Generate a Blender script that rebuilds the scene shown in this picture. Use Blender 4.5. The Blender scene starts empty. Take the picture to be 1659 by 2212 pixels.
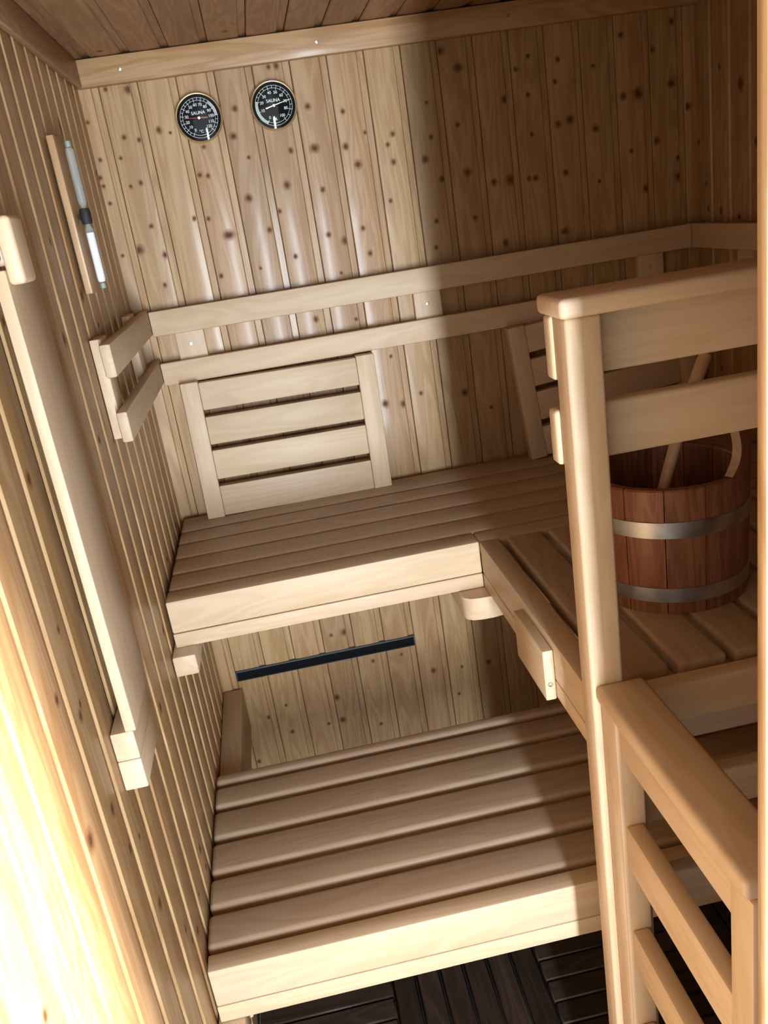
import bpy, bmesh, math, random
from mathutils import Vector, Matrix

random.seed(7)
SC = bpy.context.scene
COL = SC.collection

# ---------------------------------------------------------------- camera
F_PX, IM_W, IM_H = 1862.0, 1659, 2212
YAW, PITCH, ROLL = 9.94e-2, 3.411e-1, -1.5538e-1
CAM_POS = Vector((0.284, 0.0, 1.53))
ca, sa = math.cos(YAW), math.sin(YAW)
cb, sb = math.cos(PITCH), math.sin(PITCH)
cg, sg = math.cos(ROLL), math.sin(ROLL)
RW = (Matrix(((cg, -sg, 0), (sg, cg, 0), (0, 0, 1)))
      @ Matrix(((1, 0, 0), (0, cb, -sb), (0, sb, cb)))
      @ Matrix(((1, 0, 0), (0, 0, -1), (0, 1, 0)))
      @ Matrix(((ca, -sa, 0), (sa, ca, 0), (0, 0, 1))))
cd = bpy.data.cameras.new('camera')
cam = bpy.data.objects.new('camera', cd)
COL.objects.link(cam)
cd.sensor_fit = 'VERTICAL'
cd.sensor_height = 36.0
cd.sensor_width = 27.0
cd.lens = F_PX / IM_H * 36.0
cd.clip_start = 0.02
right, up, back = Vector(RW[0]), -Vector(RW[1]), -Vector(RW[2])
cam.matrix_world = Matrix(((right.x, up.x, back.x, CAM_POS.x), (right.y, up.y, back.y, CAM_POS.y),
                           (right.z, up.z, back.z, CAM_POS.z), (0, 0, 0, 1)))
SC.camera = cam

# ---------------------------------------------------------------- daylight outside the open door, with an assumed area lamp
w = bpy.data.worlds.new('daylight')
SC.world = w
w.use_nodes = True
w.node_tree.nodes['Background'].inputs[0].default_value = (0.88, 0.95, 1.0, 1)
w.node_tree.nodes['Background'].inputs[1].default_value = 2.4

ld = bpy.data.lights.new('assumed_daylight_lamp', 'AREA')  # unseen narrow area lamp assumed behind the camera, for sharp-edged daylight in the room
ld.shape = 'RECTANGLE'
ld.size, ld.size_y = 0.10, 1.4
ld.energy = 118.0
ld.color = (0.79, 0.895, 1.0)
lo = bpy.data.objects.new('assumed_daylight_lamp', ld)
COL.objects.link(lo)
lo.location = (0.436, -1.2, 0.85)
lo.rotation_euler = (math.radians(90), 0, 0)     # shines along +y, into the room

sd_ = bpy.data.lights.new('sun', 'SUN')
sd_.energy = 30.0
sd_.angle = math.radians(16)
sd_.color = (1.0, 0.98, 0.95)
so = bpy.data.objects.new('sun', sd_)
COL.objects.link(so)
so.location = (4.0, -3.0, 4.0)
so.rotation_euler = Vector((-0.80, 0.48, -0.27)).to_track_quat('-Z', 'Y').to_euler()

SC.view_settings.view_transform = 'Standard'
SC.view_settings.look = 'None'
SC.view_settings.gamma = 1.0
SC.view_settings.use_curve_mapping = False
SC.view_settings.exposure = -0.1
SC.cycles.max_bounces = 8
SC.cycles.diffuse_bounces = 5
SC.cycles.glossy_bounces = 4
SC.cycles.transparent_max_bounces = 12
SC.cycles.sample_clamp_indirect = 6.0
SC.cycles.caustics_reflective = False
SC.cycles.caustics_refractive = False
SC.cycles.use_denoising = True

# ---------------------------------------------------------------- materials
def new_mat(name):
    m = bpy.data.materials.new(name)
    m.use_nodes = True
    nt = m.node_tree
    return m, nt, nt.nodes, nt.links, nt.nodes['Principled BSDF']

def wood(name, axis, light, dark, rough=0.5, var=0.16, rings=9.0, fibre=0.35, coat=0.0, spec=0.4, bump=0.12, hue=0.004):
    """Sawn board: growth-ring bands and fine fibres running along `axis` of the piece."""
    m, nt, N, L, P = new_mat(name)
    tc = N.new('ShaderNodeTexCoord')
    oi = N.new('ShaderNodeObjectInfo')
    mul = N.new('ShaderNodeVectorMath'); mul.operation = 'SCALE'
    mul.inputs[0].default_value = (17.3, 31.7, 23.9)
    L.new(oi.outputs['Random'], mul.inputs['Scale'])
    add = N.new('ShaderNodeVectorMath'); add.operation = 'ADD'
    L.new(tc.outputs['Object'], add.inputs[0]); L.new(mul.outputs[0], add.inputs[1])
    ai = 'xyz'.index(axis)
    def mapped(along, across):
        mp = N.new('ShaderNodeMapping')
        s = [across] * 3; s[ai] = along
        mp.inputs['Scale'].default_value = s
        L.new(add.outputs[0], mp.inputs['Vector'])
        return mp
    m1 = mapped(0.9, rings)
    n1 = N.new('ShaderNodeTexNoise'); n1.inputs['Scale'].default_value = 2.2
    n1.inputs['Detail'].default_value = 3.0; n1.inputs['Distortion'].default_value = 0.6
    L.new(m1.outputs[0], n1.inputs['Vector'])
    # growth rings: sine of the warped noise
    k = N.new('ShaderNodeMath'); k.operation = 'MULTIPLY'; k.inputs[1].default_value = 46.0
    L.new(n1.outputs[0], k.inputs[0])
    sn = N.new('ShaderNodeMath'); sn.operation = 'SINE'; L.new(k.outputs[0], sn.inputs[0])
    r01 = N.new('ShaderNodeMapRange'); r01.inputs[1].default_value = -1; r01.inputs[2].default_value = 1
    L.new(sn.outputs[0], r01.inputs[0])
    m2 = mapped(5.0, 420.0)
    n2 = N.new('ShaderNodeTexNoise'); n2.inputs['Scale'].default_value = 1.0; n2.inputs['Detail'].default_value = 2.0
    L.new(m2.outputs[0], n2.inputs['Vector'])
    m3 = mapped(1.6, 14.0)
    n3 = N.new('ShaderNodeTexNoise'); n3.inputs['Scale'].default_value = 1.5; n3.inputs['Detail'].default_value = 2.0
    L.new(m3.outputs[0], n3.inputs['Vector'])
    a = N.new('ShaderNodeMath'); a.operation = 'MULTIPLY_ADD'
    a.inputs[1].default_value = 0.42; L.new(r01.outputs[0], a.inputs[0])
    b = N.new('ShaderNodeMath'); b.operation = 'MULTIPLY'; b.inputs[1].default_value = fibre
    L.new(n2.outputs[0], b.inputs[0]); L.new(b.outputs[0], a.inputs[2])
    c = N.new('ShaderNodeMath'); c.operation = 'MULTIPLY_ADD'; c.inputs[1].default_value = 0.75
    L.new(n3.outputs[0], c.inputs[0]); L.new(a.outputs[0], c.inputs[2])
    cr = N.new('ShaderNodeValToRGB')
    cr.color_ramp.elements[0].position = 0.28; cr.color_ramp.elements[0].color = (*light, 1)
    cr.color_ramp.elements[1].position = 1.0; cr.color_ramp.elements[1].color = (*dark, 1)
    L.new(c.outputs[0], cr.inputs[0])
    hs = N.new('ShaderNodeHueSaturation')
    mr = N.new('ShaderNodeMapRange'); mr.inputs[3].default_value = 1 - var; mr.inputs[4].default_value = 1 + var
    L.new(oi.outputs['Random'], mr.inputs[0]); L.new(mr.outputs[0], hs.inputs['Value'])
    wn = N.new('ShaderNodeTexWhiteNoise'); wn.noise_dimensions = '1D'; L.new(oi.outputs['Random'], wn.inputs['W'])
    mh = N.new('ShaderNodeMapRange'); mh.inputs[3].default_value = 0.5 - hue; mh.inputs[4].default_value = 0.5 + hue
    L.new(wn.outputs['Value'], mh.inputs[0]); L.new(mh.outputs[0], hs.inputs['Hue'])
    L.new(cr.outputs[0], hs.inputs['Color'])
    L.new(hs.outputs[0], P.inputs['Base Color'])
    P.inputs['Roughness'].default_value = rough
    P.inputs['Specular IOR Level'].default_value = spec
    if coat:
        P.inputs['Coat Weight'].default_value = coat
        P.inputs['Coat Roughness'].default_value = 0.17
    bp = N.new('ShaderNodeBump'); bp.inputs['Strength'].default_value = bump; bp.inputs['Distance'].default_value = 0.001
    L.new(n2.outputs[0], bp.inputs['Height']); L.new(bp.outputs[0], P.inputs['Normal'])
    return m

def plain(name, col, rough=0.5, metal=0.0, noise=0.0, nscale=30.0):
    m, nt, N, L, P = new_mat(name)
    P.inputs['Roughness'].default_value = rough
    P.inputs['Metallic'].default_value = metal
    if noise:
        tc = N.new('ShaderNodeTexCoord')
        n = N.new('ShaderNodeTexNoise'); n.inputs['Scale'].default_value = nscale; n.inputs['Detail'].default_value = 5
        L.new(tc.outputs['Object'], n.inputs['Vector'])
        cr = N.new('ShaderNodeValToRGB')
        cr.color_ramp.elements[0].position = 0.3; cr.color_ramp.elements[1].position = 0.7
        cr.color_ramp.elements[0].color = (*[v * (1 - noise) for v in col], 1)
        cr.color_ramp.elements[1].color = (*[min(1, v * (1 + noise)) for v in col], 1)
        L.new(n.outputs[0], cr.inputs[0]); L.new(cr.outputs[0], P.inputs['Base Color'])
        rr = N.new('ShaderNodeMapRange'); rr.inputs[3].default_value = rough * 0.7; rr.inputs[4].default_value = min(1, rough * 1.3)
        L.new(n.outputs[0], rr.inputs[0]); L.new(rr.outputs[0], P.inputs['Roughness'])
    else:
        P.inputs['Base Color'].default_value = (*col, 1)
    return m

PINE_L, PINE_D = (0.475, 0.309, 0.155), (0.34, 0.191, 0.080)
PALE_L, PALE_D = (0.60, 0.455, 0.305), (0.53, 0.38, 0.24)
M = {}
for ax in 'xyz':
    M['pine_' + ax] = wood('pine_' + ax, ax, PINE_L, PINE_D, rough=0.5, coat=0.14, var=0.12)
    M['alder_' + ax] = wood('alder_' + ax, ax, PALE_L, PALE_D, rough=0.5, var=0.06, rings=7.0, fibre=0.25, bump=0.06, hue=0.003)
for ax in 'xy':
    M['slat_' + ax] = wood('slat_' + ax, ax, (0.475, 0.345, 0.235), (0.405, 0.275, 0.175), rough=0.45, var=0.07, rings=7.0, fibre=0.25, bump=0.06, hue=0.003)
M['pine_dark'] = wood('pine_dark', 'z', (0.36, 0.20, 0.10), (0.24, 0.12, 0.055), rough=0.55, var=0.1)  # darker, browner pine for the ceiling boards
M['cedar'] = wood('cedar', 'z', (0.34, 0.15, 0.078), (0.19, 0.07, 0.035), rough=0.45, var=0.25, rings=14.0, coat=0.15)
for ax in 'xy':
    M['tile_' + ax] = wood('tile_' + ax, ax, (0.055, 0.034, 0.023), (0.026, 0.016, 0.011), rough=0.5, var=0.35)
M['end_grain'] = wood('end_grain', 'x', (0.50, 0.32, 0.19), (0.40, 0.24, 0.13), rough=0.6, var=0.05)
M['backing_board'] = plain('dark_backing', (0.05, 0.033, 0.02), 0.9)  # dark backing behind wall boards, floor tiles and timer plate
M['black'] = plain('black_paint', (0.006, 0.0065, 0.008), 0.8)
M['black'].node_tree.nodes['Principled BSDF'].inputs['Specular IOR Level'].default_value = 0.1
M['rubber'] = plain('black_rubber', (0.015, 0.015, 0.016), 0.7)
M['white_print'] = plain('white_print', (0.82, 0.82, 0.80), 0.5)
M['grey_print'] = plain('grey_print', (0.45, 0.43, 0.47), 0.5)
M['green_print'] = plain('pale_green_print', (0.42, 0.52, 0.46), 0.5)
M['red_paint'] = plain('red_needle_paint', (0.45, 0.06, 0.04), 0.4)
M['brass'] = plain('brass', (1.0, 0.84, 0.50), 0.42, 1.0)
M['steel'] = plain('galvanised_steel', (0.50, 0.53, 0.56), 0.42, 1.0, 0.3, 26.0)
M['screw'] = plain('zinc_screw', (0.75, 0.75, 0.72), 0.25, 1.0)
M['vent_metal'] = plain('grey_vent_metal', (0.10, 0.115, 0.13), 0.4, 0.6)
M['sand'] = plain('white_sand', (0.86, 0.86, 0.92), 0.6)
M['felt'] = plain('green_cap', (0.25, 0.33, 0.26), 0.5)
M['ground'] = plain('paving', (0.30, 0.27, 0.22), 0.9, 0, 0.3, 6.0)

def glass_mat():
    m, nt, N, L, P = new_mat('clear_glass')
    N.remove(P)
    out = N['Material Output']
    tr = N.new('ShaderNodeBsdfTransparent'); tr.inputs[0].default_value = (0.96, 0.98, 0.97, 1)
    gl = N.new('ShaderNodeBsdfGlossy'); gl.inputs['Roughness'].default_value = 0.03
    fr = N.new('ShaderNodeFresnel'); fr.inputs[0].default_value = 1.35
    mx = N.new('ShaderNodeMixShader')
    L.new(fr.outputs[0], mx.inputs[0]); L.new(tr.outputs[0], mx.inputs[1]); L.new(gl.outputs[0], mx.inputs[2])
    L.new(mx.outputs[0], out.inputs[0])
    return m
M['glass'] = glass_mat()

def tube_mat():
    m, nt, N, L, P = new_mat('glint_tinted_glass')
    P.inputs['Base Color'].default_value = (0.72, 0.88, 0.88, 1)  # pale cyan in the colour stands in for the tube's bright highlight
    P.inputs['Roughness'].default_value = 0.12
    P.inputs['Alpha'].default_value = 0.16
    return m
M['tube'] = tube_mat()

def knot_mat():
    """Round branch knot with a soft stained rim, drawn over the board face."""
    m, nt, N, L, P = new_mat('pine_knot')
    out = N['Material Output']
    uv = N.new('ShaderNodeUVMap')
    tc = N.new('ShaderNodeTexCoord')
    sub = N.new('ShaderNodeVectorMath'); sub.operation = 'SUBTRACT'; sub.inputs[1].default_value = (0.5, 0.5, 0)
    L.new(uv.outputs[0], sub.inputs[0])
    nz = N.new('ShaderNodeTexNoise'); nz.inputs['Scale'].default_value = 120; nz.inputs['Detail'].default_value = 2
    L.new(tc.outputs['Object'], nz.inputs['Vector'])
    ln = N.new('ShaderNodeVectorMath'); ln.operation = 'LENGTH'; L.new(sub.outputs[0], ln.inputs[0])
    ad = N.new('ShaderNodeMath'); ad.operation = 'MULTIPLY_ADD'; ad.inputs[1].default_value = 0.16; ad.inputs[2].default_value = -0.08
    L.new(nz.outputs[0], ad.inputs[0])
    r = N.new('ShaderNodeMath'); r.operation = 'ADD'; L.new(ln.outputs['Value'], r.inputs[0]); L.new(ad.outputs[0], r.inputs[1])
    al = N.new('ShaderNodeValToRGB')
    e = al.color_ramp.elements
    e[0].position = 0.13; e[0].color = (0.95, 0.95, 0.95, 1)
    e[1].position = 0.46; e[1].color = (0, 0, 0, 1)
    e2 = e.new(0.24); e2.color = (0.42, 0.42, 0.42, 1)
    L.new(r.outputs[0], al.inputs[0])
    co = N.new('ShaderNodeValToRGB')
    co.color_ramp.elements[0].position = 0.08; co.color_ramp.elements[0].color = (0.10, 0.042, 0.02, 1)
    co.color_ramp.elements[1].position = 0.26; co.color_ramp.elements[1].color = (0.30, 0.14, 0.06, 1)
    L.new(r.outputs[0], co.inputs[0]); L.new(co.outputs[0], P.inputs['Base Color'])
    P.inputs['Roughness'].default_value = 0.6
    P.inputs['Specular IOR Level'].default_value = 0.15
    tr = N.new('ShaderNodeBsdfTransparent')
    mx = N.new('ShaderNodeMixShader')
    L.new(al.outputs[0], mx.inputs[0]); L.new(tr.outputs[0], mx.inputs[1]); L.new(P.outputs[0], mx.inputs[2])
    L.new(mx.outputs[0], out.inputs[0])
    return m
M['knot'] = knot_mat()

# ---------------------------------------------------------------- scene helpers
WORLD = {}           # world position of every object's origin

def _link(o, parent, loc):
    COL.objects.link(o)
    loc = Vector(loc)
    WORLD[o] = loc
    if parent is not None:
        o.parent = parent
        o.location = loc - WORLD[parent]
    else:
        o.location = loc
    return o

def tag(o, label=None, cat=None, group=None, kind=None):
    if label: o['label'] = label
    if cat: o['category'] = cat
    if group: o['group'] = group
    if kind: o['kind'] = kind
    return o

def thing(name, loc, label, cat, group=None, kind=None):
    o = bpy.data.objects.new(name, None)
    o.empty_display_size = 0.05
    _link(o, None, loc)
    return tag(o, label, cat, group, kind)

def put(name, mesh, parent, loc, rot=None, label=None):
    o = bpy.data.objects.new(name, mesh)
    _link(o, parent, loc)
    if rot is not None: o.rotation_euler = rot
    if label: o['label'] = label
    return o

def mesh_of(name, bm, mats, smooth=None):
    me = bpy.data.meshes.new(name)
    bm.normal_update()
    bm.to_mesh(me); bm.free()
    for m in (mats if isinstance(mats, (list, tuple)) else [mats]):
        me.materials.append(m)
    if smooth is not None:
        me.shade_smooth()
        me.set_sharp_from_angle(angle=math.radians(smooth))
    return me

BOXES = {}
def box_mesh(size, mat, bev=0.002, seg=2):
    key = (tuple(round(s, 5) for s in size), mat, round(bev, 5), seg)
    if key not in BOXES:
        bm = bmesh.new()
        bmesh.ops.create_cube(bm, size=1.0)
        for v in bm.verts:
            v.co = Vector((v.co.x * size[0], v.co.y * size[1], v.co.z * size[2]))
        if bev:
            bmesh.ops.bevel(bm, geom=bm.edges[:], offset=min(bev, min(size) * 0.45), segments=seg, affect='EDGES', profile=0.5)
        BOXES[key] = mesh_of('board', bm, M[mat], 40)
    return BOXES[key]

def box(name, parent, lo_, hi_, mat, bev=0.002, seg=2, label=None):
    size = [hi_[i] - lo_[i] for i in range(3)]
    loc = [(hi_[i] + lo_[i]) / 2 for i in range(3)]
    return put(name, box_mesh(size, mat, bev, seg), parent, loc, label=label)

def lathe(bm, prof, n=32, axis='z', cap=False, mat=0):
    """Spin (r, h) pairs about an axis."""
    rings = []
    for r, h in prof:
        ring = []
        for i in range(n):
            t = 2 * math.pi * i / n
            a_, b_ = r * math.cos(t), r * math.sin(t)
            co = {'z': (a_, b_, h), 'y': (a_, h, b_), 'x': (h, a_, b_)}[axis]
            ring.append(bm.verts.new(co))
        rings.append(ring)
    for k_ in range(len(rings) - 1):
        for i in range(n):
            f = bm.faces.new((rings[k_][i], rings[k_][(i + 1) % n], rings[k_ + 1][(i + 1) % n], rings[k_ + 1][i]))
            f.material_index = mat
    if cap:
        bm.faces.new(rings[0]); bm.faces.new(rings[-1])
    bmesh.ops.recalc_face_normals(bm, faces=bm.faces[:])

def sweep(bm, pts, sec, cap=True):
    """Sweep a closed 2-D section (list of (a, b), may vary per point) along points."""
    rings = []
    n = len(pts)
    prev_side = None
    for i, p in enumerate(pts):
        t = (Vector(pts[min(i + 1, n - 1)]) - Vector(pts[max(i - 1, 0)])).normalized()
        if prev_side is None:
            ref = Vector((0, 0, 1)) if abs(t.z) < 0.9 else Vector((0, 1, 0))
            side = t.cross(ref).normalized()
        else:
            side = (prev_side - t * prev_side.dot(t)).normalized()
        prev_side = side
        nrm = side.cross(t).normalized()
        s_ = sec(i / (n - 1)) if callable(sec) else sec
        rings.append([bm.verts.new(Vector(p) + side * a_ + nrm * b_) for a_, b_ in s_])
    m_ = len(rings[0])
    for k_ in range(n - 1):
        for i in range(m_):
            bm.faces.new((rings[k_][i], rings[k_][(i + 1) % m_], rings[k_ + 1][(i + 1) % m_], rings[k_ + 1][i]))
    if cap:
        bm.faces.new(list(reversed(rings[0]))); bm.faces.new(rings[-1])
    bmesh.ops.recalc_face_normals(bm, faces=bm.faces[:])

def ellipse(a_, b_, n=12):
    return [(a_ * math.cos(2 * math.pi * i / n), b_ * math.sin(2 * math.pi * i / n)) for i in range(n)]

SCREW = None
def screw(parent, loc, normal):
    """Countersunk screw head seen as a small bright disc with a dark socket."""
    global SCREW
    if SCREW is None:
        bm = bmesh.new()
        lathe(bm, [(0.0001, 0.0006), (0.0012, 0.0006), (0.0013, 0.0014), (0.0034, 0.0012), (0.0042, 0.0002), (0.0042, -0.002)], 14, 'z')
        SCREW = mesh_of('screw', bm, M['screw'], 40)
    rot = {'-y': (math.pi / 2, 0, 0), '+x': (0, math.pi / 2, 0), '-x': (0, -math.pi / 2, 0), '+z': (0, 0, 0)}[normal]
    return put('screw', SCREW, parent, loc, rot)

# ---------------------------------------------------------------- room dimensions (metres)
RW_, RD, RH = 1.32, 2.0, 1.884          # inner width, back wall y, ceiling z
FRONT = 0.485                            # inner face of the front wall
PITCH_B = 0.0785                        # cover width of a panelling board
FACE_W = 0.0632

def face_d(t):                          # crown of the board face, t in -1..1
    return -0.0013 * t * t

def plank_mesh(segs, knots=(), strip_right=True, width=PITCH_B, strip=True, mat='pine_z'):
    """Tongue-and-groove board: width along x, length along z, face towards -y.
    segs: list of (z0, z1) pieces; knots: (x, z, radius, stretch)."""
    bm = bmesh.new()
    uvl = bm.loops.layers.uv.new('UVMap')
    g = 0.0007
    prof = [(g, -0.011), (g, -0.0035)]
    fw = FACE_W if strip else width - 2 * g
    nf = 8
    c0 = g + fw / 2
    for i in range(nf + 1):
        t = -1 + 2 * i / nf
        prof.append((c0 + t * (fw / 2 - 0.0016), face_d(t)))
    if strip:
        prof += [(g + fw, -0.0035), (g + fw + 0.0008, -0.0052), (width - g, -0.0052), (width - g, -0.011)]
    else:
        prof += [(width - g, -0.0035), (width - g, -0.011)]
    xs = lambda x: x if strip_right else width - x
    for z0, z1 in segs:
        r0 = [bm.verts.new((xs(x), -d, z0)) for x, d in prof]
        r1 = [bm.verts.new((xs(x), -d, z1)) for x, d in prof]
        n = len(prof)
        for i in range(n):
            j = (i + 1) % n
            bm.faces.new((r0[i], r0[j], r1[j], r1[i]))
        bm.faces.new(r0); bm.faces.new(r1)
    bmesh.ops.recalc_face_normals(bm, faces=bm.faces[:])
    for kx, kz, kr, st in knots:
        lo_x, hi_x = g + 0.002, g + fw - 0.002
        kx = min(max(kx, lo_x + 0.003), hi_x - 0.003)
        R_ = kr
        nx, nz = 6, 4
        grid = []
        for iz in range(nz + 1):
            row = []
            for ix in range(nx + 1):
                u, v = ix / nx, iz / nz
                x = kx + (u - 0.5) * 2 * R_
                x = min(max(x, lo_x), hi_x)
                uu = (x - kx) / (2 * R_) + 0.5
                t = (x - c0) / (fw / 2 - 0.0016)
                row.append((bm.verts.new((xs(x), -(face_d(t) + 0.00025), kz + (v - 0.5) * 2 * R_ * st)), uu, v))
            grid.append(row)
        for iz in range(nz):
            for ix in range(nx):
                q = [grid[iz][ix], grid[iz][ix + 1], grid[iz + 1][ix + 1], grid[iz + 1][ix]]
                if (q[1][0].co - q[0][0].co).length < 1e-6: continue
                if not strip_right: q.reverse()
                f = bm.faces.new([a_[0] for a_ in q])
                f.material_index = 1
                for lp, a_ in zip(f.loops, q): lp[uvl].uv = (a_[1], a_[2])
    return mesh_of('plank', bm, [M[mat], M['knot']], 25)

def rnd_knots(length, n, x_hi=0.062):
    out = []
    for _ in range(n):
        s = random.choice((0.6, 0.7, 0.8, 0.9, 1.0, 1.2, 1.6))
        out.append((random.uniform(0.008, x_hi - 0.008), random.uniform(-length / 2 + 0.03, length / 2 - 0.03), 0.0105 * s, random.uniform(1.0, 1.5)))
    return out

# ---------------------------------------------------------------- back wall
wall = tag(box('wall_back', None, (-0.05, RD + 0.0115, 0), (RW_ + 0.05, RD + 0.06, 2.0), 'backing_board', 0),
           'back wall clad in knotty vertical pine boards', 'wall', kind='structure')
KNOTS = [(0.117, 1.821, 2), (0.054, 1.827, 1), (0.305, 1.758, 1.2), (0.291, 1.706, 1.5), (0.142, 1.738, 1.2), (0.164, 1.73, 0.7), (0.069, 1.734, 1), (0.098, 1.725, 1), (0.004, 1.771, 0.8), (-0.003, 1.804, 0.7), (0.053, 1.696, 0.8), (0.011, 1.698, 0.8), (0.002, 1.664, 1), (0.005, 1.647, 0.8), (0.01, 1.612, 0.8), (0.06, 1.639, 0.8), (0.082, 1.643, 0.9), (0.226, 1.694, 0.9), (0.206, 1.641, 1), (0.223, 1.637, 0.9), (0.315, 1.661, 0.8), (0.457, 1.742, 1.3), (0.457, 1.66, 2), (0.406, 1.662, 1.1), (0.385, 1.595, 1.5), (0.299, 1.581, 1.6), (0.529, 1.723, 1), (0.524, 1.654, 1.3), (0.545, 1.615, 1.6), (0.46, 1.575, 1.1), (0.358, 1.545, 1), (0.331, 1.51, 1.1), (0.242, 1.513, 2.4), (0.206, 1.552, 0.9), (0.176, 1.557, 0.9), (0.083, 1.555, 1), (0.041, 1.511, 2.4), (0.01, 1.505, 0.8), (0.106, 1.493, 1.3), (0.457, 1.481, 1.2), (0.494, 1.463, 1.6), (0.377, 1.447, 1), (0.543, 1.428, 1.1), (0.296, 1.434, 0.7), (0.208, 1.431, 1), (0.084, 1.431, 0.9), (0.472, 1.396, 0.8), (0.576, 1.676, 0.8), (0.535, 1.483, 1), (0.405, 1.826, 1.2), (0.389, 1.826, 0.9), (0.749, 1.811, 2), (0.788, 1.775, 2), (0.943, 1.778, 0.9), (0.914, 1.756, 1), (1.009, 1.763, 1.1), (1.088, 1.74, 0.9), (0.999, 1.72, 1), (0.898, 1.7, 1.5), (0.936, 1.702, 1), (1.153, 1.671, 1.4), (1.188, 1.673, 2.2), (1.266, 1.683, 1.8), (1.3, 1.631, 1.8), (1.224, 1.756, 1.3), (1.271, 1.806, 1.2), (1.154, 1.793, 1.1), (1.0, 1.635, 1.4), (1.028, 1.641, 2), (1.085, 1.614, 1.5), (0.693, 1.604, 1.5), (0.712, 1.647, 1), (0.774, 1.664, 1), (0.938, 1.622, 0.8), (0.742, 1.559, 1.8), (0.784, 1.565, 1.8), (0.842, 1.536, 1.4), (0.881, 1.536, 2.3), (0.923, 1.532, 1), (0.938, 1.531, 1.4), (1.009, 1.533, 1.2), (1.227, 1.57, 1.3), (1.214, 1.472, 1.5), (1.285, 1.486, 1.7), (1.295, 1.527, 1), (0.791, 1.467, 1.1), (0.702, 1.474, 1), (0.856, 1.403, 1.3), (0.694, 1.418, 1), (0.998, 1.407, 2), (0.629, 1.665, 1.1), (0.615, 1.645, 1), (0.623, 1.609, 1.1), (0.605, 1.531, 0.9), (0.711, 1.716, 0.8), (1.087, 1.503, 0.8), (1.166, 1.557, 0.9), (0.299, 0.513, 1), (0.344, 0.514, 2), (0.316, 0.429, 0.8), (0.394, 0.415, 1), (0.471, 0.417, 0.8), (0.549, 0.35, 1.4), (0.7, 0.342, 1.4), (0.106, 0.314, 1.1), (0.151, 0.257, 1.1), (0.15, 0.339, 0.8), (0.284, 0.33, 1.6), (0.25, 0.257, 0.9), (0.288, 0.26, 1.7), (0.387, 0.223, 1), (0.049, 0.188, 1.2), (0.626, 0.344, 0.8), (0.609, 0.264, 0.8), (0.721, 1.077, 1.8), (0.615, 1.094, 1), (0.575, 1.076, 1.5), (0.527, 1.084, 1.5), (0.398, 1.305, 1.2), (0.489, 1.29, 0.8), (0.781, 1.03, 0.8), (0.556, 1.193, 0.8)]
SLOT = (0.436, 0.466)
for k in range(-1, 17):
    x0 = 0.040 + PITCH_B * k
    zc = RH / 2
    kn = []
    for kx, kz, s in KNOTS:
        if x0 <= kx < x0 + PITCH_B and not (SLOT[0] - 0.01 < kz < SLOT[1] + 0.01 and 0 <= k <= 5):
            big = s > 1.7
            kn.append((kx - x0, kz - zc, 0.0082 * s, random.uniform(1.0, 1.25) if not big else random.uniform(0.75, 1.1)))
    segs = [(-zc, SLOT[0] - zc), (SLOT[1] - zc, zc)] if 0 <= k <= 5 else [(-zc, zc)]
    if k == -1:
        me = plank_mesh(segs, [(q[0], q[1], q[2], q[3]) for q in kn], True)
    else:
        me = plank_mesh(segs, kn, True)
    put('plank', me, wall, (x0, RD, zc))
# vent slot: a grey sheet-metal sleeve set in the boards
vent = thing('vent_slot', (0.276, RD, SLOT[0]), 'long narrow dark vent slot in back wall under upper bench', 'vent')
box('vent_frame', vent, (0.041, RD - 0.0030, SLOT[1] - 0.0045), (0.511, RD + 0.011, SLOT[1] - 0.0005), 'vent_metal', 0.0005, 1)
box('vent_frame', vent, (0.041, RD - 0.0030, SLOT[0] + 0.0005), (0.511, RD + 0.011, SLOT[0] + 0.0025), 'vent_metal', 0.0005, 1)
box('vent_frame', vent, (0.0412, RD - 0.0030, SLOT[0] + 0.0025), (0.0435, RD + 0.011, SLOT[1] - 0.0045), 'vent_metal', 0.0005, 1)
box('vent_frame', vent, (0.5085, RD - 0.0030, SLOT[0] + 0.0025), (0.5108, RD + 0.011, SLOT[1] - 0.0045), 'vent_metal', 0.0005, 1)
box('vent_flap', vent, (0.044, RD + 0.0085, SLOT[0] + 0.003), (0.508, RD + 0.011, SLOT[1] - 0.005), 'black', 0.0005, 1)

# ---------------------------------------------------------------- left wall
wall = tag(box('wall_left', None, (-0.06, 0.40, 0), (-0.0115, RD + 0.011, 2.0), 'backing_board', 0),
           'left wall clad in vertical pine boards', 'wall', kind='structure')
y0 = 0.703 + 0.0152 - PITCH_B * 4        # board face begins just past each groove
k = 0
while True:
    # strip on the near side of the face, so mirrored: groove first, then face
    a0 = 0.703 + PITCH_B * (k - 4)
    if a0 > RD - 0.01: break
    wdt = PITCH_B
    me = plank_mesh([(-RH / 2, RH / 2)], rnd_knots(RH, random.randint(4, 8)), strip_right=False)
    put('plank', me, wall, (0.0, a0 - 0.0145, RH / 2), (0, 0, math.pi / 2))
    k += 1

# ---------------------------------------------------------------- right wall
wall = tag(box('wall_right', None, (RW_ + 0.0115, 0.40, 0), (RW_ + 0.06, RD + 0.011, 2.0), 'backing_board', 0),
           'right wall clad in vertical pine boards, beyond the side bench', 'wall', kind='structure')
for k in range(19):
    yb = RD - PITCH_B * k
    me = plank_mesh([(-RH / 2, RH / 2)], rnd_knots(RH, random.randint(4, 8)), strip_right=True)
    put('plank', me, wall, (RW_, yb, RH / 2), (0, 0, -math.pi / 2))

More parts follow.
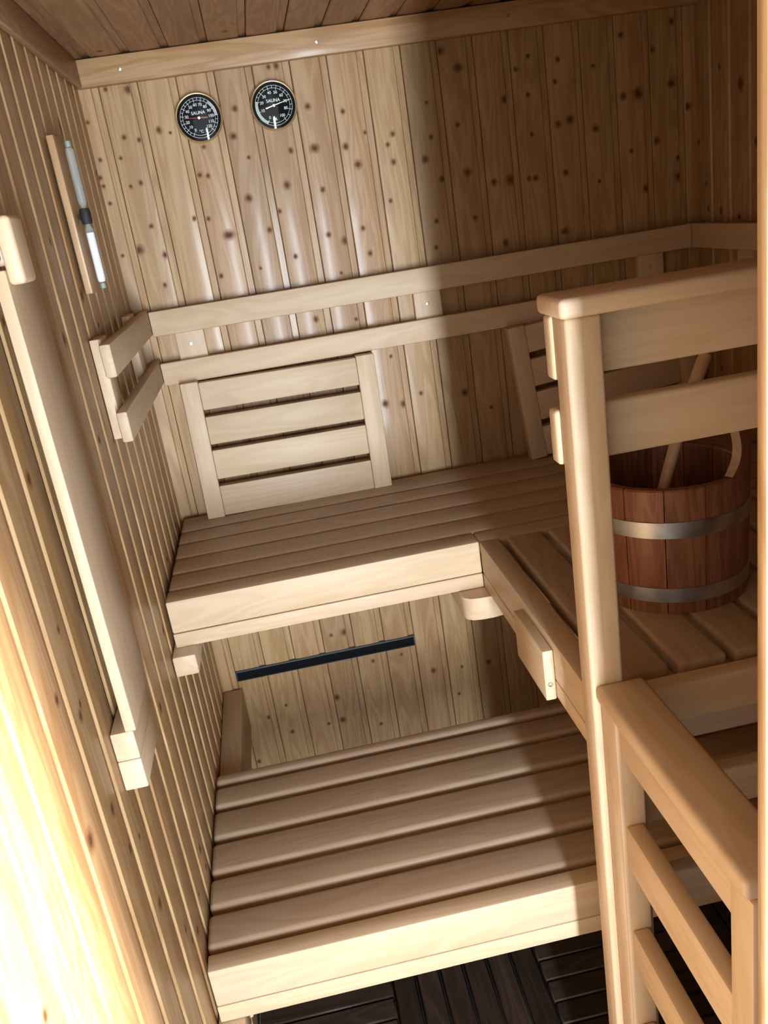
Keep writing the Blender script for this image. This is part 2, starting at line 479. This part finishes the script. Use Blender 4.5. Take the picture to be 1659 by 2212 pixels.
# ---------------------------------------------------------------- ceiling (boards run front to back)
wall = tag(box('ceiling', None, (-0.06, 0.40, RH + 0.0115), (RW_ + 0.06, RD + 0.06, RH + 0.05), 'backing_board', 0),
           'low ceiling of pine boards running front to back', 'ceiling', kind='structure')
CL = RD - 0.42
for k in range(-1, 17):
    x0 = 0.032 + 0.007 + PITCH_B * k
    me = plank_mesh([(-CL / 2, CL / 2)], rnd_knots(CL, random.randint(1, 3)), strip_right=True, mat='pine_dark')
    put('plank', me, wall, (x0, 0.42 + CL / 2, RH), (math.pi / 2, 0, 0))

# ---------------------------------------------------------------- ceiling trims
TR = 0.022
def trim(name, lo_, hi_, label, mat, screws, nrm):
    t = thing(name, [(lo_[i] + hi_[i]) / 2 for i in range(3)], label, 'trim', kind='structure')
    box('board', t, lo_, hi_, mat, 0.003, 2)
    for s in screws: screw(t, s, nrm)
    return t
trim('trim_1', (0.0005, RD - TR, 1.831), (RW_ - 0.0005, RD - 0.0012, RH - 0.0012),
     'pale pine cornice strip along top of back wall, with screws', 'pine_x',
     [(0.093, RD - TR, 1.856), (0.494, RD - TR, 1.856), (0.90, RD - TR, 1.856), (1.25, RD - TR, 1.856)], '-y')
trim('trim_2', (0.0008, 0.53, 1.831), (0.013, RD - TR - 0.0005, RH - 0.0012),
     'brown pine cornice strip along top of left wall', 'pine_y', [], '+x')

# ---------------------------------------------------------------- front wall with the open doorway
wf = tag(box('wall_front', None, (0.600, 0.40, 0), (RW_ + 0.06, FRONT - 0.01, 2.0), 'pine_z', 0.001, 1),
         'pine front wall right of the doorway', 'wall', kind='structure')
wh = tag(box('wall_header', None, (-0.06, 0.40, 1.93), (0.599, FRONT - 0.01, 2.05), 'pine_x', 0.001, 1),
         'pine wall above the doorway', 'wall', kind='structure')
door = thing('door_1', (0.60, 0.46, 0.0), 'sunlit pale wooden door jamb at right edge of the doorway', 'door frame', kind='structure')
box('jamb', door, (0.592, 0.385, 0.0), (0.5995, 0.4655, 1.92), 'pine_z', 0.002, 2)
box('stop', door, (0.5655, 0.4657, 0.0), (0.5995, 0.477, 1.90), 'pine_z', 0.0025, 2)
box('head', door, (0.0, 0.385, 1.9005), (0.5650, 0.477, 1.929), 'pine_x', 0.003, 2)

pr = tag(box('added_sky_block_roof', None, (-1.6, -1.4, 2.06), (2.2, 0.395, 2.12), 'pine_x', 0.002, 1),  # unseen roof added to keep high sky light off the bench tops
         'unseen roof added outside above the doorway to block high sky', 'roof', kind='structure')
gr = tag(box('ground', None, (-12, -14, -0.25), (12, 0.38, -0.15), 'ground', 0),  # unseen ground added to shape the daylight entering the room
         'unseen grey paving added outside the doorway for the incoming light', 'ground', kind='structure')

# ---------------------------------------------------------------- floor: dark wooden deck tiles
floor = tag(box('floor', None, (-0.06, 0.38, -0.08), (RW_ + 0.06, RD + 0.06, -0.024), 'backing_board', 0),
            'floor of dark brown slatted wooden deck tiles', 'floor', kind='structure')
TP = 0.3072
ti = 0
for ix in range(-1, 4):
    for iy in range(0, 6):
        tx0 = 0.285 + TP * ix
        ty0 = 1.404 - TP * 3 + TP * iy
        tx1, ty1 = min(tx0 + TP, RW_ - 0.002), min(ty0 + TP, RD - 0.002)
        tx0, ty0 = max(tx0, 0.002), max(ty0, 0.42)
        if tx1 - tx0 < 0.03 or ty1 - ty0 < 0.03: continue
        tile = put('deck_tile', box_mesh((tx1 - tx0 - 0.004, ty1 - ty0 - 0.004, 0.008), 'rubber', 0), floor,
                   ((tx0 + tx1) / 2, (ty0 + ty1) / 2, -0.020))
        along_y = (ix + iy) % 2 == 0
        sw = TP / 6
        g0 = 0.285 + TP * ix if along_y else 1.404 - TP * 3 + TP * iy
        for s in range(6):
            a0, a1 = g0 + s * sw + 0.0022, g0 + (s + 1) * sw - 0.0022
            if along_y:
                a0, a1 = max(a0, tx0), min(a1, tx1)
                if a1 - a0 < 0.01: continue
                box('slat', tile, (a0, ty0 + 0.002, -0.0158), (a1, ty1 - 0.002, 0.0), 'tile_y', 0.0025, 1)
            else:
                a0, a1 = max(a0, ty0), min(a1, ty1)
                if a1 - a0 < 0.01: continue
                box('slat', tile, (tx0 + 0.002, a0, -0.0158), (tx1 - 0.002, a1, 0.0), 'tile_x', 0.0025, 1)
        ti += 1

# ---------------------------------------------------------------- benches
ZU, ZL, TH = 0.904, 0.453, 0.027
def fascia_x(root, x0, x1, y0, y1, ztop, zgroove, zbot):
    box('fascia_board', root, (x0, y0, zgroove + 0.0006), (x1, y1, ztop), 'alder_x', 0.003, 2)
    box('fascia_strip', root, (x0, y0, zbot), (x1, y1, zgroove - 0.0006), 'alder_x', 0.0016, 2)

up_ = thing('upper_bench', (0.66, 1.74, 0.757), 'upper pale wooden sauna bench along the back wall', 'bench')
edges = [(1.876, 1.972), (1.799, 1.870), (1.711, 1.793), (1.627, 1.705), (1.545, 1.621), ]
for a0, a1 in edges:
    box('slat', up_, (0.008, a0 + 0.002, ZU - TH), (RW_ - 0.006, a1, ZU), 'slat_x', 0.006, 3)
fascia_x(up_, 0.008, 0.6025, 1.489, 1.539, ZU, 0.839, 0.810)
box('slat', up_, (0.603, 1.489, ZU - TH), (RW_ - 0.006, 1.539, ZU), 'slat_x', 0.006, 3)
box('bearer', up_, (0.001, 1.452, 0.768), (0.045, RD - 0.003, 0.8095), 'alder_y', 0.005, 2)
bm = bmesh.new()
pts = [(0.552, 1.470), (0.556, 1.457), (0.566, 1.449), (0.582, 1.445), (0.606, 1.444), (0.628, 1.448), (0.642, 1.458), (0.647, 1.472), (0.647, RD - 0.003), (0.552, RD - 0.003)]
lo_r = [bm.verts.new((x - 0.6, y - 1.7, -0.0225)) for x, y in pts]
hi_r = [bm.verts.new((x - 0.6, y - 1.7, 0.0225)) for x, y in pts]
for i in range(len(pts)):
    j = (i + 1) % len(pts)
    bm.faces.new((lo_r[i], lo_r[j], hi_r[j], hi_r[i]))
bm.faces.new(lo_r); bm.faces.new(hi_r)
bmesh.ops.recalc_face_normals(bm, faces=bm.faces[:])
put('bearer', mesh_of('bearer', bm, M['alder_y'], 35), up_, (0.6, 1.7, 0.7865))
box('bearer', up_, (RW_ - 0.05, 1.49, 0.768), (RW_ - 0.002, RD - 0.003, 0.8095), 'alder_y', 0.004, 2)
for xx in (0.02, 0.58, 1.28):
    box('cross_bearer', up_, (xx, 1.542, 0.81), (xx + 0.035, RD - 0.004, ZU - TH - 0.0005), 'alder_y', 0.002, 1)

sd = thing('side_bench', (0.96, 1.2, 0.0), 'right-hand upper bench carrying the pail, slats running front to back', 'bench')
box('fascia_board', sd, (0.603, 0.950, 0.8396), (0.640, 1.4885, ZU), 'alder_y', 0.003, 2)
box('fascia_strip', sd, (0.603, 0.950, 0.810), (0.640, 1.4885, 0.8384), 'alder_y', 0.0016, 2)
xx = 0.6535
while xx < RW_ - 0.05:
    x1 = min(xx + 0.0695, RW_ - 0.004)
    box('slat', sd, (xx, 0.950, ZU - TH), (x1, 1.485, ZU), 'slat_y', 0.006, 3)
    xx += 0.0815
for yy in (0.965, 1.215, 1.40):
    box('cross_bearer', sd, (0.6405, yy, 0.772), (RW_ - 0.003, yy + 0.03, ZU - TH - 0.0005), 'alder_x', 0.003, 2)
box('leg', sd, (0.652, 0.953, 0.002), (0.684, 0.9645, 0.80), 'alder_z', 0.003, 2)
st = box('stop_block', sd, (0.586, 1.071, 0.808), (0.6028, 1.215, 0.891), 'alder_y', 0.0025, 2)
screw(st, (0.5944, 1.071, 0.835), '-y')

lw = thing('lower_bench', (0.66, 1.33, 0.0), 'lower pale wooden sauna bench with broad lit front edge', 'bench')
edges = [(1.550, 1.589), (1.472, 1.5445), (1.379, 1.466), (1.286, 1.373), (1.202, 1.280), (1.115, 1.196)]
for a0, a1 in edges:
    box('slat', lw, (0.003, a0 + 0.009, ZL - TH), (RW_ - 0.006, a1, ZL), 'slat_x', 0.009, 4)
fascia_x(lw, 0.006, RW_ - 0.006, 1.0745, 1.109, ZL, 0.380, 0.347)
box('bearer', lw, (0.001, 1.112, 0.30), (0.050, RD - 0.003, 0.4165), 'alder_y', 0.003, 2)
box('bearer', lw, (0.001, 1.045, 0.295), (0.045, 1.1115, 0.3462), 'alder_y', 0.003, 2)
for xx in (0.98, 1.26):
    box('bearer', lw, (xx, 1.112, 0.36), (xx + 0.04, 1.588, ZL - TH - 0.0005), 'alder_y', 0.003, 2)
    box('leg', lw, (xx, 1.20, 0.002), (xx + 0.04, 1.24, 0.3595), 'alder_z', 0.003, 2)
    box('leg', lw, (xx, 1.54, 0.002), (xx + 0.04, 1.58, 0.3595), 'alder_z', 0.003, 2)

# ---------------------------------------------------------------- back supports on the walls
RT = 0.019
bk = thing('backrest_rail', (0.66, RD - 0.02, 1.219), 'two long horizontal wooden backrest rails on the back wall', 'backrest rail')
box('rail', bk, (0.0385, RD - 0.038, 1.328), (RW_ - 0.0345, RD - 0.0195, 1.382), 'alder_x', 0.003, 2)
box('rail', bk, (0.0385, RD - 0.038, 1.219), (RW_ - 0.0345, RD - 0.0195, 1.269), 'alder_x', 0.003, 2)
for x0 in (0.083, 0.624, 1.161):
    b_ = box('block', bk, (x0, RD - 0.0193, 1.223), (x0 + 0.063, RD - 0.0008, 1.378), 'alder_z', 0.002, 2)
    screw(b_, (x0 + 0.03, RD - 0.0193, 1.300), '-y')

lf = thing('backrest_rail', (0.02, 1.7, 1.219), 'short pair of backrest rails on the left wall below the sand timer', 'backrest rail')
box('rail', lf, (0.0195, 1.420, 1.332), (0.038, RD - 0.0005, 1.386), 'alder_y', 0.004, 2)
box('rail', lf, (0.0195, 1.420, 1.225), (0.038, RD - 0.0005, 1.276), 'alder_y', 0.004, 2)
for yy in (1.455, 1.83):
    box('block', lf, (0.0008, yy, 1.226), (0.0193, yy + 0.06, 1.392), 'alder_z', 0.002, 2)

rt = thing('backrest_rail', (RW_ - 0.02, 1.5, 1.219), 'backrest rails on the right wall, partly hidden by the door jamb', 'backrest rail')
box('rail', rt, (RW_ - 0.034, 0.96, 1.328), (RW_ - 0.0155, RD - 0.0005, 1.382), 'alder_y', 0.003, 2)
box('rail', rt, (RW_ - 0.034, 0.96, 1.219), (RW_ - 0.0155, RD - 0.0005, 1.269), 'alder_y', 0.003, 2)
for yy in (1.05, 1.74):
    box('block', rt, (RW_ - 0.0153, yy, 1.223), (RW_ - 0.0008, yy + 0.06, 1.378), 'alder_z', 0.002, 2)

# ---------------------------------------------------------------- loose slatted backrest panels on the bench
def backrest(x0, yb, label, tilt, lean):
    h, wd = 0.318, 0.437
    r = thing('loose_backrest', (x0, yb, ZU), label, 'backrest', 'loose slatted backrests on the upper bench')
    W0 = WORLD[r]
    def b(name, lo_, hi_, mat, bev=0.0025):
        return box(name, r, [lo_[i] + W0[i] for i in range(3)], [hi_[i] + W0[i] for i in range(3)], mat, bev, 2)
    b('stile', (0, 0, 0), (0.040, 0.030, h), 'alder_z')
    b('stile', (wd - 0.042, 0, 0), (wd, 0.030, h), 'alder_z')
    zt = h - 0.004
    for (s0, s1) in ((0.252, zt), (0.172, 0.236), (0.090, 0.158), (0.002, 0.073)):
        b('slat', (0.0402, 0.004, s0), (wd - 0.0422, 0.030, s1), 'alder_x', 0.002)
    r.rotation_euler = (lean, tilt, 0)
    return r
backrest(0.069, 1.930, 'slatted wooden backrest panel standing in full view on the upper bench', 0.012, math.radians(-1.0))
backrest(0.846, 1.918, 'slatted wooden backrest panel mostly hidden behind the corner post', -0.085, math.radians(-1.0))

# ---------------------------------------------------------------- corner guard with post, cap and rails
gd = thing('guard_rail', (0.61, 0.90, 0.0), 'wooden corner guard with tall post, horizontal rails and lower handrail', 'railing')
box('post', gd, (0.590, 0.880, 0.002), (0.631, 0.9195, 1.3885), 'alder_z', 0.004, 3)
box('cap', gd, (0.582, 0.868, 1.389), (RW_ - 0.004, 0.948, 1.4105), 'alder_x', 0.006, 3)
box('rail', gd, (0.587, 0.9198, 1.316), (RW_ - 0.004, 0.9445, 1.3885), 'alder_x', 0.005, 3)
box('rail', gd, (0.585, 0.9198, 1.2165), (RW_ - 0.004, 0.9445, 1.282), 'alder_x', 0.005, 3)
box('rail', gd, (0.6315, 0.912, 0.842), (RW_ - 0.004, 0.938, 0.899), 'alder_x', 0.004, 3)
box('rail', gd, (0.6315, 0.9198, 0.684), (RW_ - 0.004, 0.9445, 0.744), 'alder_x', 0.004, 3)
box('rail', gd, (0.6315, 0.9198, 0.530), (RW_ - 0.004, 0.9445, 0.590), 'alder_x', 0.004, 3)
box('leg', gd, (0.599, 0.836, 0.002), (0.632, 0.8795, 0.921), 'alder_z', 0.003, 2)
box('leg', gd, (0.600, 0.541, 0.002), (0.640, 0.581, 0.921), 'alder_z', 0.004, 2)
hr = box('handrail', gd, (0.594, 0.543, 0.922), (0.655, 0.8793, 0.945), 'alder_y', 0.006, 3)
for z0, z1 in ((0.866, 0.921), (0.700, 0.766), (0.536, 0.598), (0.37, 0.43)):
    box('side_rail', gd, (0.604, 0.5815, z0), (0.628, 0.8355, z1), 'alder_y', 0.004, 2)

# ---------------------------------------------------------------- board held off the left wall
vb = thing('wall_board', (0.018, 1.02, 0.882), 'long pale vertical board held off the left wall by small wooden blocks', 'board')
box('plank', vb, (0.0205, 0.958, 0.968), (0.0345, 1.084, 1.522), 'alder_z', 0.002, 2)
box('block', vb, (0.0008, 0.960, 0.884), (0.0300, 1.086, 0.9270), 'alder_y', 0.002, 2)
box('block', vb, (0.0008, 0.960, 0.9273), (0.0300, 1.086, 0.9675), 'alder_y', 0.002, 2)
box('block', vb, (0.0008, 1.052, 1.20), (0.0200, 1.082, 1.26), 'alder_y', 0.002, 2)
hb = thing('wall_latch', (0.02, 0.98, 1.50), 'rounded wooden latch block on the left wall above the long board', 'latch')
box('plate', hb, (0.0008, 0.86, 1.5305), (0.030, 0.975, 1.66), 'pine_y', 0.003, 2)
box('knob', hb, (0.0345, 0.958, 1.506), (0.052, 1.010, 1.574), 'alder_z', 0.0055, 4)
box('arm', hb, (0.0008, 0.976, 1.5255), (0.0344, 1.006, 1.57), 'alder_z', 0.002, 2)

# ---------------------------------------------------------------- round dial gauges
def text_polys(body, size):
    cu = bpy.data.curves.new('txt', 'FONT')
    cu.body = body; cu.size = size; cu.align_x = 'CENTER'; cu.align_y = 'CENTER'
    cu.offset = size * 0.012
    ob = bpy.data.objects.new('txt', cu)
    COL.objects.link(ob)
    dg = bpy.context.evaluated_depsgraph_get()
    me = bpy.data.meshes.new_from_object(ob.evaluated_get(dg))
    vs = [v.co.copy() for v in me.vertices]
    fs = [tuple(p.vertices) for p in me.polygons]
    bpy.data.objects.remove(ob); bpy.data.curves.remove(cu); bpy.data.meshes.remove(me)
    return vs, fs

def add_text(bm, body, size, cx, cz, y):
    vs, fs = text_polys(body, size)
    nv = [bm.verts.new((v.x + cx, y, v.y + cz)) for v in vs]
    for f in fs:
        try: bm.faces.new([nv[i] for i in f])
        except ValueError: pass

def arc_band(bm, r0, r1, a0, a1, y, n=None):
    """Flat ring sector; angles in degrees clockwise from the top."""
    n = n or max(2, int(abs(a1 - a0) / 4))
    prev = None
    for i in range(n + 1):
        t = math.radians(a0 + (a1 - a0) * i / n)
        p = (bm.verts.new((r0 * math.sin(t), y, r0 * math.cos(t))), bm.verts.new((r1 * math.sin(t), y, r1 * math.cos(t))))
        if prev: bm.faces.new((prev[0], prev[1], p[1], p[0]))
        prev = p

def tick(bm, ang, r0, r1, wd, y):
    t = math.radians(ang)
    d, s = Vector((math.sin(t), 0, math.cos(t))), Vector((math.cos(t), 0, -math.sin(t)))
    q = [bm.verts.new(d * r + s * w_ + Vector((0, y, 0))) for r, w_ in ((r0, -wd / 2), (r0, wd / 2), (r1, wd / 2), (r1, -wd / 2))]
    bm.faces.new(q)

def gauge(cx, cz, name, label, marks, band, unit, needle_ang, needle_mat):
    R_ = 0.0485
    yw = RD - 0.0012
    g = thing(name, (cx, yw, cz), label, 'gauge', 'pair of round dial gauges on the back wall')
    base = (cx, yw, cz)
    bm = bmesh.new()
    lathe(bm, [(0.0005, 0.0), (R_ - 0.003, 0.0), (R_ - 0.002, -0.012), (R_ - 0.004, -0.0125), (0.0005, -0.0125)], 48, 'y')
    put('case', mesh_of('case', bm, M['black'], 35), g, base)
    bm = bmesh.new()
    lathe(bm, [(R_ - 0.0018, -0.004), (R_, -0.008), (R_ + 0.0003, -0.0125), (R_ - 0.0006, -0.0155), (R_ - 0.0022, -0.0166),
               (R_ - 0.0036, -0.0160), (R_ - 0.0042, -0.0130), (R_ - 0.0036, -0.0126)], 64, 'y')
    put('rim', mesh_of('rim', bm, M['brass'], 50), g, base)
    bm = bmesh.new()
    lathe(bm, [(0.0002, 0), (R_ - 0.0042, 0)], 48, 'y')
    dial = put('dial', mesh_of('dial', bm, M['black']), g, (cx, yw - 0.0128, cz))
    y = -0.0003
    dl = WORLD[dial]
    bm = bmesh.new()
    a0, a1 = marks[0][1], marks[-1][1]
    arc_band(bm, 0.0380, 0.0386, 0, 360, y)
    arc_band(bm, 0.0330, 0.0336, 0, 360, y)
    angs = [m_[1] for m_ in marks]
    for i, (txt, an) in enumerate(marks):
        tick(bm, an, 0.0300, 0.0390, 0.0009, y)
        if i + 1 < len(marks):
            for f in (0.5,):
                tick(bm, an + (marks[i + 1][1] - an) * f, 0.0326, 0.0382, 0.0008, y)
    put('scale_marks', mesh_of('scale_marks', bm, M['white_print']), dial, dl)
    bm = bmesh.new()
    for txt, an in marks:
        t = math.radians(an)
        add_text(bm, txt, 0.0078, 0.0252 * math.sin(t), 0.0252 * math.cos(t), y)
    add_text(bm, unit, 0.0078, 0.0, -0.0262, y)
    put('numerals', mesh_of('numerals', bm, M['white_print']), dial, dl)
    bm = bmesh.new()
    add_text(bm, 'SAUNA', 0.0088, 0, 0.0095, y)
    put('title', mesh_of('title', bm, M['white_print']), dial, dl)
    bm = bmesh.new()
    arc_band(bm, 0.0336, 0.0381, band[0], band[1], y * 0.8)
    put('colour_band', mesh_of('colour_band', bm, M[band[2]]), dial, dl)
    bm = bmesh.new()
    t = math.radians(needle_ang)
    d, s = Vector((math.sin(t), 0, math.cos(t))), Vector((math.cos(t), 0, -math.sin(t)))
    vs = []
    for yy in (0, -0.0006):
        vs.append([bm.verts.new(d * r + s * w_ + Vector((0, yy, 0))) for r, w_ in ((-0.018, -0.0011), (-0.018, 0.0011), (0.033, 0.0002), (0.033, -0.0002))])
    bm.faces.new(vs[0]); bm.faces.new(vs[1])
    for i in range(4): bm.faces.new((vs[0][i], vs[0][(i + 1) % 4], vs[1][(i + 1) % 4], vs[1][i]))
    bmesh.ops.recalc_face_normals(bm, faces=bm.faces[:])
    nd = put('needle', mesh_of('needle', bm, M[needle_mat]), g, (cx, yw - 0.0138, cz))
    bm = bmesh.new()
    lathe(bm, [(0.0001, -0.0018), (0.0024, -0.0016), (0.003, -0.0006), (0.003, 0.0008)], 16, 'y')
    put('hub', mesh_of('hub', bm, M['brass'], 50), nd, (cx, yw - 0.0138, cz))
    bm = bmesh.new()
    Rs, re = 0.27, R_ - 0.0040
    prof = []
    for i in range(13):
        r = max(0.00005, re * i / 12)
        prof.append((r, -(math.sqrt(Rs * Rs - r * r) - math.sqrt(Rs * Rs - re * re))))
    lathe(bm, prof, 48, 'y')
    put('glass', mesh_of('glass', bm, M['glass'], 80), g, (cx, yw - 0.0153, cz))
    return g

therm = [(str(v), -152 + 24 * i) for i, v in enumerate(range(0, 121, 10))]
gauge(0.2288, 1.7485, 'thermometer', 'black round sauna thermometer with thin rim, the one nearer the left wall', therm, (42, 88, 'grey_print'), '\u00b0C', -86, 'red_paint')
hyg = [('0', -151), ('10', -107), ('20', -73), ('30', -43), ('40', -12), ('50', 17), ('60', 47), ('70', 78), ('80', 108), ('100', 146)]
gauge(0.3858, 1.7515, 'hygrometer', 'black round sauna hygrometer with bright brass rim, needle pointing right', hyg, (-151, -73, 'green_print'), '%', 77, 'brass')

# ---------------------------------------------------------------- sand timer on the left wall
tm = thing('sand_timer', (0.008, 1.547, 1.46), 'sand timer with white sand on a narrow wooden plate, left wall', 'sand timer')
box('plate', tm, (0.0045, 1.512, 1.460), (0.0165, 1.584, 1.703), 'pine_z', 0.002, 2)
box('spacer', tm, (0.0008, 1.53, 1.48), (0.0043, 1.565, 1.68), 'backing_board', 0)
TX, TY = 0.0285, 1.552
def tube_prof(z0, z1, r, up_neck):
    L_ = z1 - z0
    if up_neck:
        return [(0.002, z0), (r * 0.8, z0 + 0.002), (r, z0 + 0.006), (r, z1 - 0.012), (r * 0.55, z1 - 0.004), (0.0025, z1)]
    return [(0.0025, z0), (r * 0.55, z0 + 0.004), (r, z0 + 0.012), (r, z1 - 0.006), (r * 0.8, z1 - 0.002), (0.002, z1)]
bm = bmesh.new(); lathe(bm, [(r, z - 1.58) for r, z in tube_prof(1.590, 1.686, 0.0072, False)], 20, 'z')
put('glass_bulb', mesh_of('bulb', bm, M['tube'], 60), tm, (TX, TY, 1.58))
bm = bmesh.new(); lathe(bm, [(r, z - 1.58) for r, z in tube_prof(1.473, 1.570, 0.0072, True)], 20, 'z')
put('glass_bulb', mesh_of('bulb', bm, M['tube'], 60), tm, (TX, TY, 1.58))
bm = bmesh.new(); lathe(bm, [(0.0001, 1.4742 - 1.51), (0.0054, 1.4752 - 1.51), (0.0066, 1.4792 - 1.51), (0.0066, 1.554 - 1.51), (0.0001, 1.555 - 1.51)], 20, 'z')
put('sand', mesh_of('sand', bm, M['sand'], 40), tm, (TX, TY, 1.51))
bm = bmesh.new(); lathe(bm, [(0.001, -0.0125), (0.0078, -0.012), (0.0088, -0.008), (0.0088, 0.008), (0.0078, 0.012), (0.001, 0.0125)], 20, 'z')
put('sleeve', mesh_of('sleeve', bm, M['rubber'], 40), tm, (TX, TY, 1.58))
box('bracket', tm, (0.0167, TY - 0.004, 1.576), (TX - 0.0086, TY + 0.004, 1.584), 'rubber', 0.001, 1)
for zz in (1.4685, 1.6905):
    bm = bmesh.new(); lathe(bm, [(0.0005, -0.005), (0.0045, -0.0045), (0.0048, 0.0), (0.0045, 0.004), (0.0005, 0.0045)], 14, 'z')
    put('end_cap', mesh_of('end_cap', bm, M['felt'], 40), tm, (TX, TY, zz))

# ---------------------------------------------------------------- wooden pail with ladle on the side bench
PX, PY, PZ = 0.836, 1.183, ZU + 0.0005
PH, RB, RTOP = 0.194, 0.1145, 0.1195
pl = thing('sauna_pail', (PX, PY, PZ), 'reddish wooden stave pail with two steel bands on the side bench', 'pail')
NS = 13
bm = bmesh.new()
hw = math.pi / NS - 0.006
rows = []
for (r_off, zz) in ((0, 0.0), (0, 0.0015), (0, PH - 0.0025), (-0.002, PH), (-0.0125, PH), (-0.0145, PH - 0.0025), (-0.0145, 0.0)):
    rr = RB + (RTOP - RB) * zz / PH + r_off
    rows.append([bm.verts.new((rr * math.cos(t), rr * math.sin(t), zz)) for t in [hw * (-1 + 2 * i / 4) for i in range(5)]])
nr = len(rows)
for a in range(nr):
    b = (a + 1) % nr
    for i in range(4):
        bm.faces.new((rows[a][i], rows[a][i + 1], rows[b][i + 1], rows[b][i]))
for i in (0, 4):
    bm.faces.new([rows[a][i] for a in range(nr)])
bmesh.ops.recalc_face_normals(bm, faces=bm.faces[:])
stave = mesh_of('stave', bm, M['cedar'], 30)
for i in range(NS):
    put('stave', stave, pl, (PX, PY, PZ), (0, 0, 2 * math.pi * (i + 0.28) / NS))
bm = bmesh.new()
lathe(bm, [(0.0005, 0.012), (RB - 0.0148, 0.012), (RB - 0.0148, 0.022), (0.0005, 0.022)], 40, 'z')
put('bottom', mesh_of('bottom', bm, M['cedar'], 30), pl, (PX, PY, PZ))
for z0, z1 in ((0.019, 0.042), (0.121, 0.146)):
    bm = bmesh.new()
    R0 = RB + (RTOP - RB) * z0 / PH; R1 = RB + (RTOP - RB) * z1 / PH
    lathe(bm, [(R0 + 0.0002, z0), (R0 + 0.0016, z0 + 0.0004), (R1 + 0.0016, z1 - 0.0004), (R1 + 0.0002, z1)], 64, 'z')
    put('band', mesh_of('band', bm, M['steel'], 40), pl, (PX, PY, PZ))
# two tall waisted ears and the rod between them
def ear_mesh():
    bm = bmesh.new()
    prof = [(0.1955, 29), (0.203, 25.5), (0.211, 22), (0.221, 19.5), (0.234, 19), (0.247, 20.5), (0.259, 23), (0.272, 24), (0.285, 21), (0.294, 14), (0.298, 6)]
    NA = 8
    lay = {}
    for side, off in (('o', 0.0), ('i', -0.0135)):
        for k_, (zz, hwd) in enumerate(prof):
            rr = RB + (RTOP - RB) * zz / PH + off
            lay[side, k_] = [bm.verts.new((rr * math.cos(math.radians(-hwd + 2 * hwd * i / NA)), rr * math.sin(math.radians(-hwd + 2 * hwd * i / NA)), zz)) for i in range(NA + 1)]
    n_ = len(prof)
    for k_ in range(n_ - 1):
        for i in range(NA):
            bm.faces.new((lay['o', k_][i], lay['o', k_][i + 1], lay['o', k_ + 1][i + 1], lay['o', k_ + 1][i]))
            bm.faces.new((lay['i', k_][i], lay['i', k_][i + 1], lay['i', k_ + 1][i + 1], lay['i', k_ + 1][i]))
        for i in (0, NA):
            f = bm.faces.new((lay['o', k_][i], lay['i', k_][i], lay['i', k_ + 1][i], lay['o', k_ + 1][i])); f.material_index = 1
    for k_ in (0, n_ - 1):
        for i in range(NA):
            f = bm.faces.new((lay['o', k_][i], lay['o', k_][i + 1], lay['i', k_][i + 1], lay['i', k_][i])); f.material_index = 1
    bmesh.ops.recalc_face_normals(bm, faces=bm.faces[:])
    return mesh_of('ear', bm, [M['cedar'], M['end_grain']], 30)
EAR = ear_mesh()
EA = math.radians(-38)
put('ear', EAR, pl, (PX, PY, PZ), (0, 0, EA))
put('ear', EAR, pl, (PX, PY, PZ), (0, 0, EA + math.pi))
bm = bmesh.new()
lathe(bm, [(0.001, -0.1075), (0.009, -0.1075), (0.0105, -0.06), (0.0115, 0.0), (0.0105, 0.06), (0.009, 0.1075), (0.001, 0.1075)], 16, 'x')
put('handle', mesh_of('handle', bm, M['alder_x'], 45), pl, (PX, PY, PZ + 0.272), (0, 0, EA))

ld_ = thing('ladle', (0.79, 1.14, ZU + 0.05), 'wooden ladle standing in the pail with its handle leaning right', 'ladle')
base = WORLD[ld_]
p0, p1, p2 = Vector((0.784, 1.149, 0.968)), Vector((0.855, 1.189, 1.120)), Vector((0.938, 1.25, 1.236))
pts = []
for i in range(15):
    t = i / 14
    pts.append((1 - t) ** 2 * p0 + 2 * t * (1 - t) * (2 * p1 - (p0 + p2) / 2) + t * t * p2 - base)
bm = bmesh.new()
sweep(bm, pts, lambda t: ellipse(0.0075 + 0.0025 * t, 0.0095 + 0.002 * t, 12))
put('handle', mesh_of('ladle_handle', bm, M['alder_x'], 45), ld_, base)
bm = bmesh.new()
lathe(bm, [(0.0005, -0.044), (0.018, -0.042), (0.027, -0.030), (0.031, -0.005), (0.031, 0.0), (0.028, 0.0), (0.027, -0.006), (0.022, -0.028), (0.012, -0.037), (0.0005, -0.038)], 24, 'z')
put('bowl', mesh_of('ladle_bowl', bm, M['alder_x'], 45), ld_, (0.786, 1.151, 0.972))
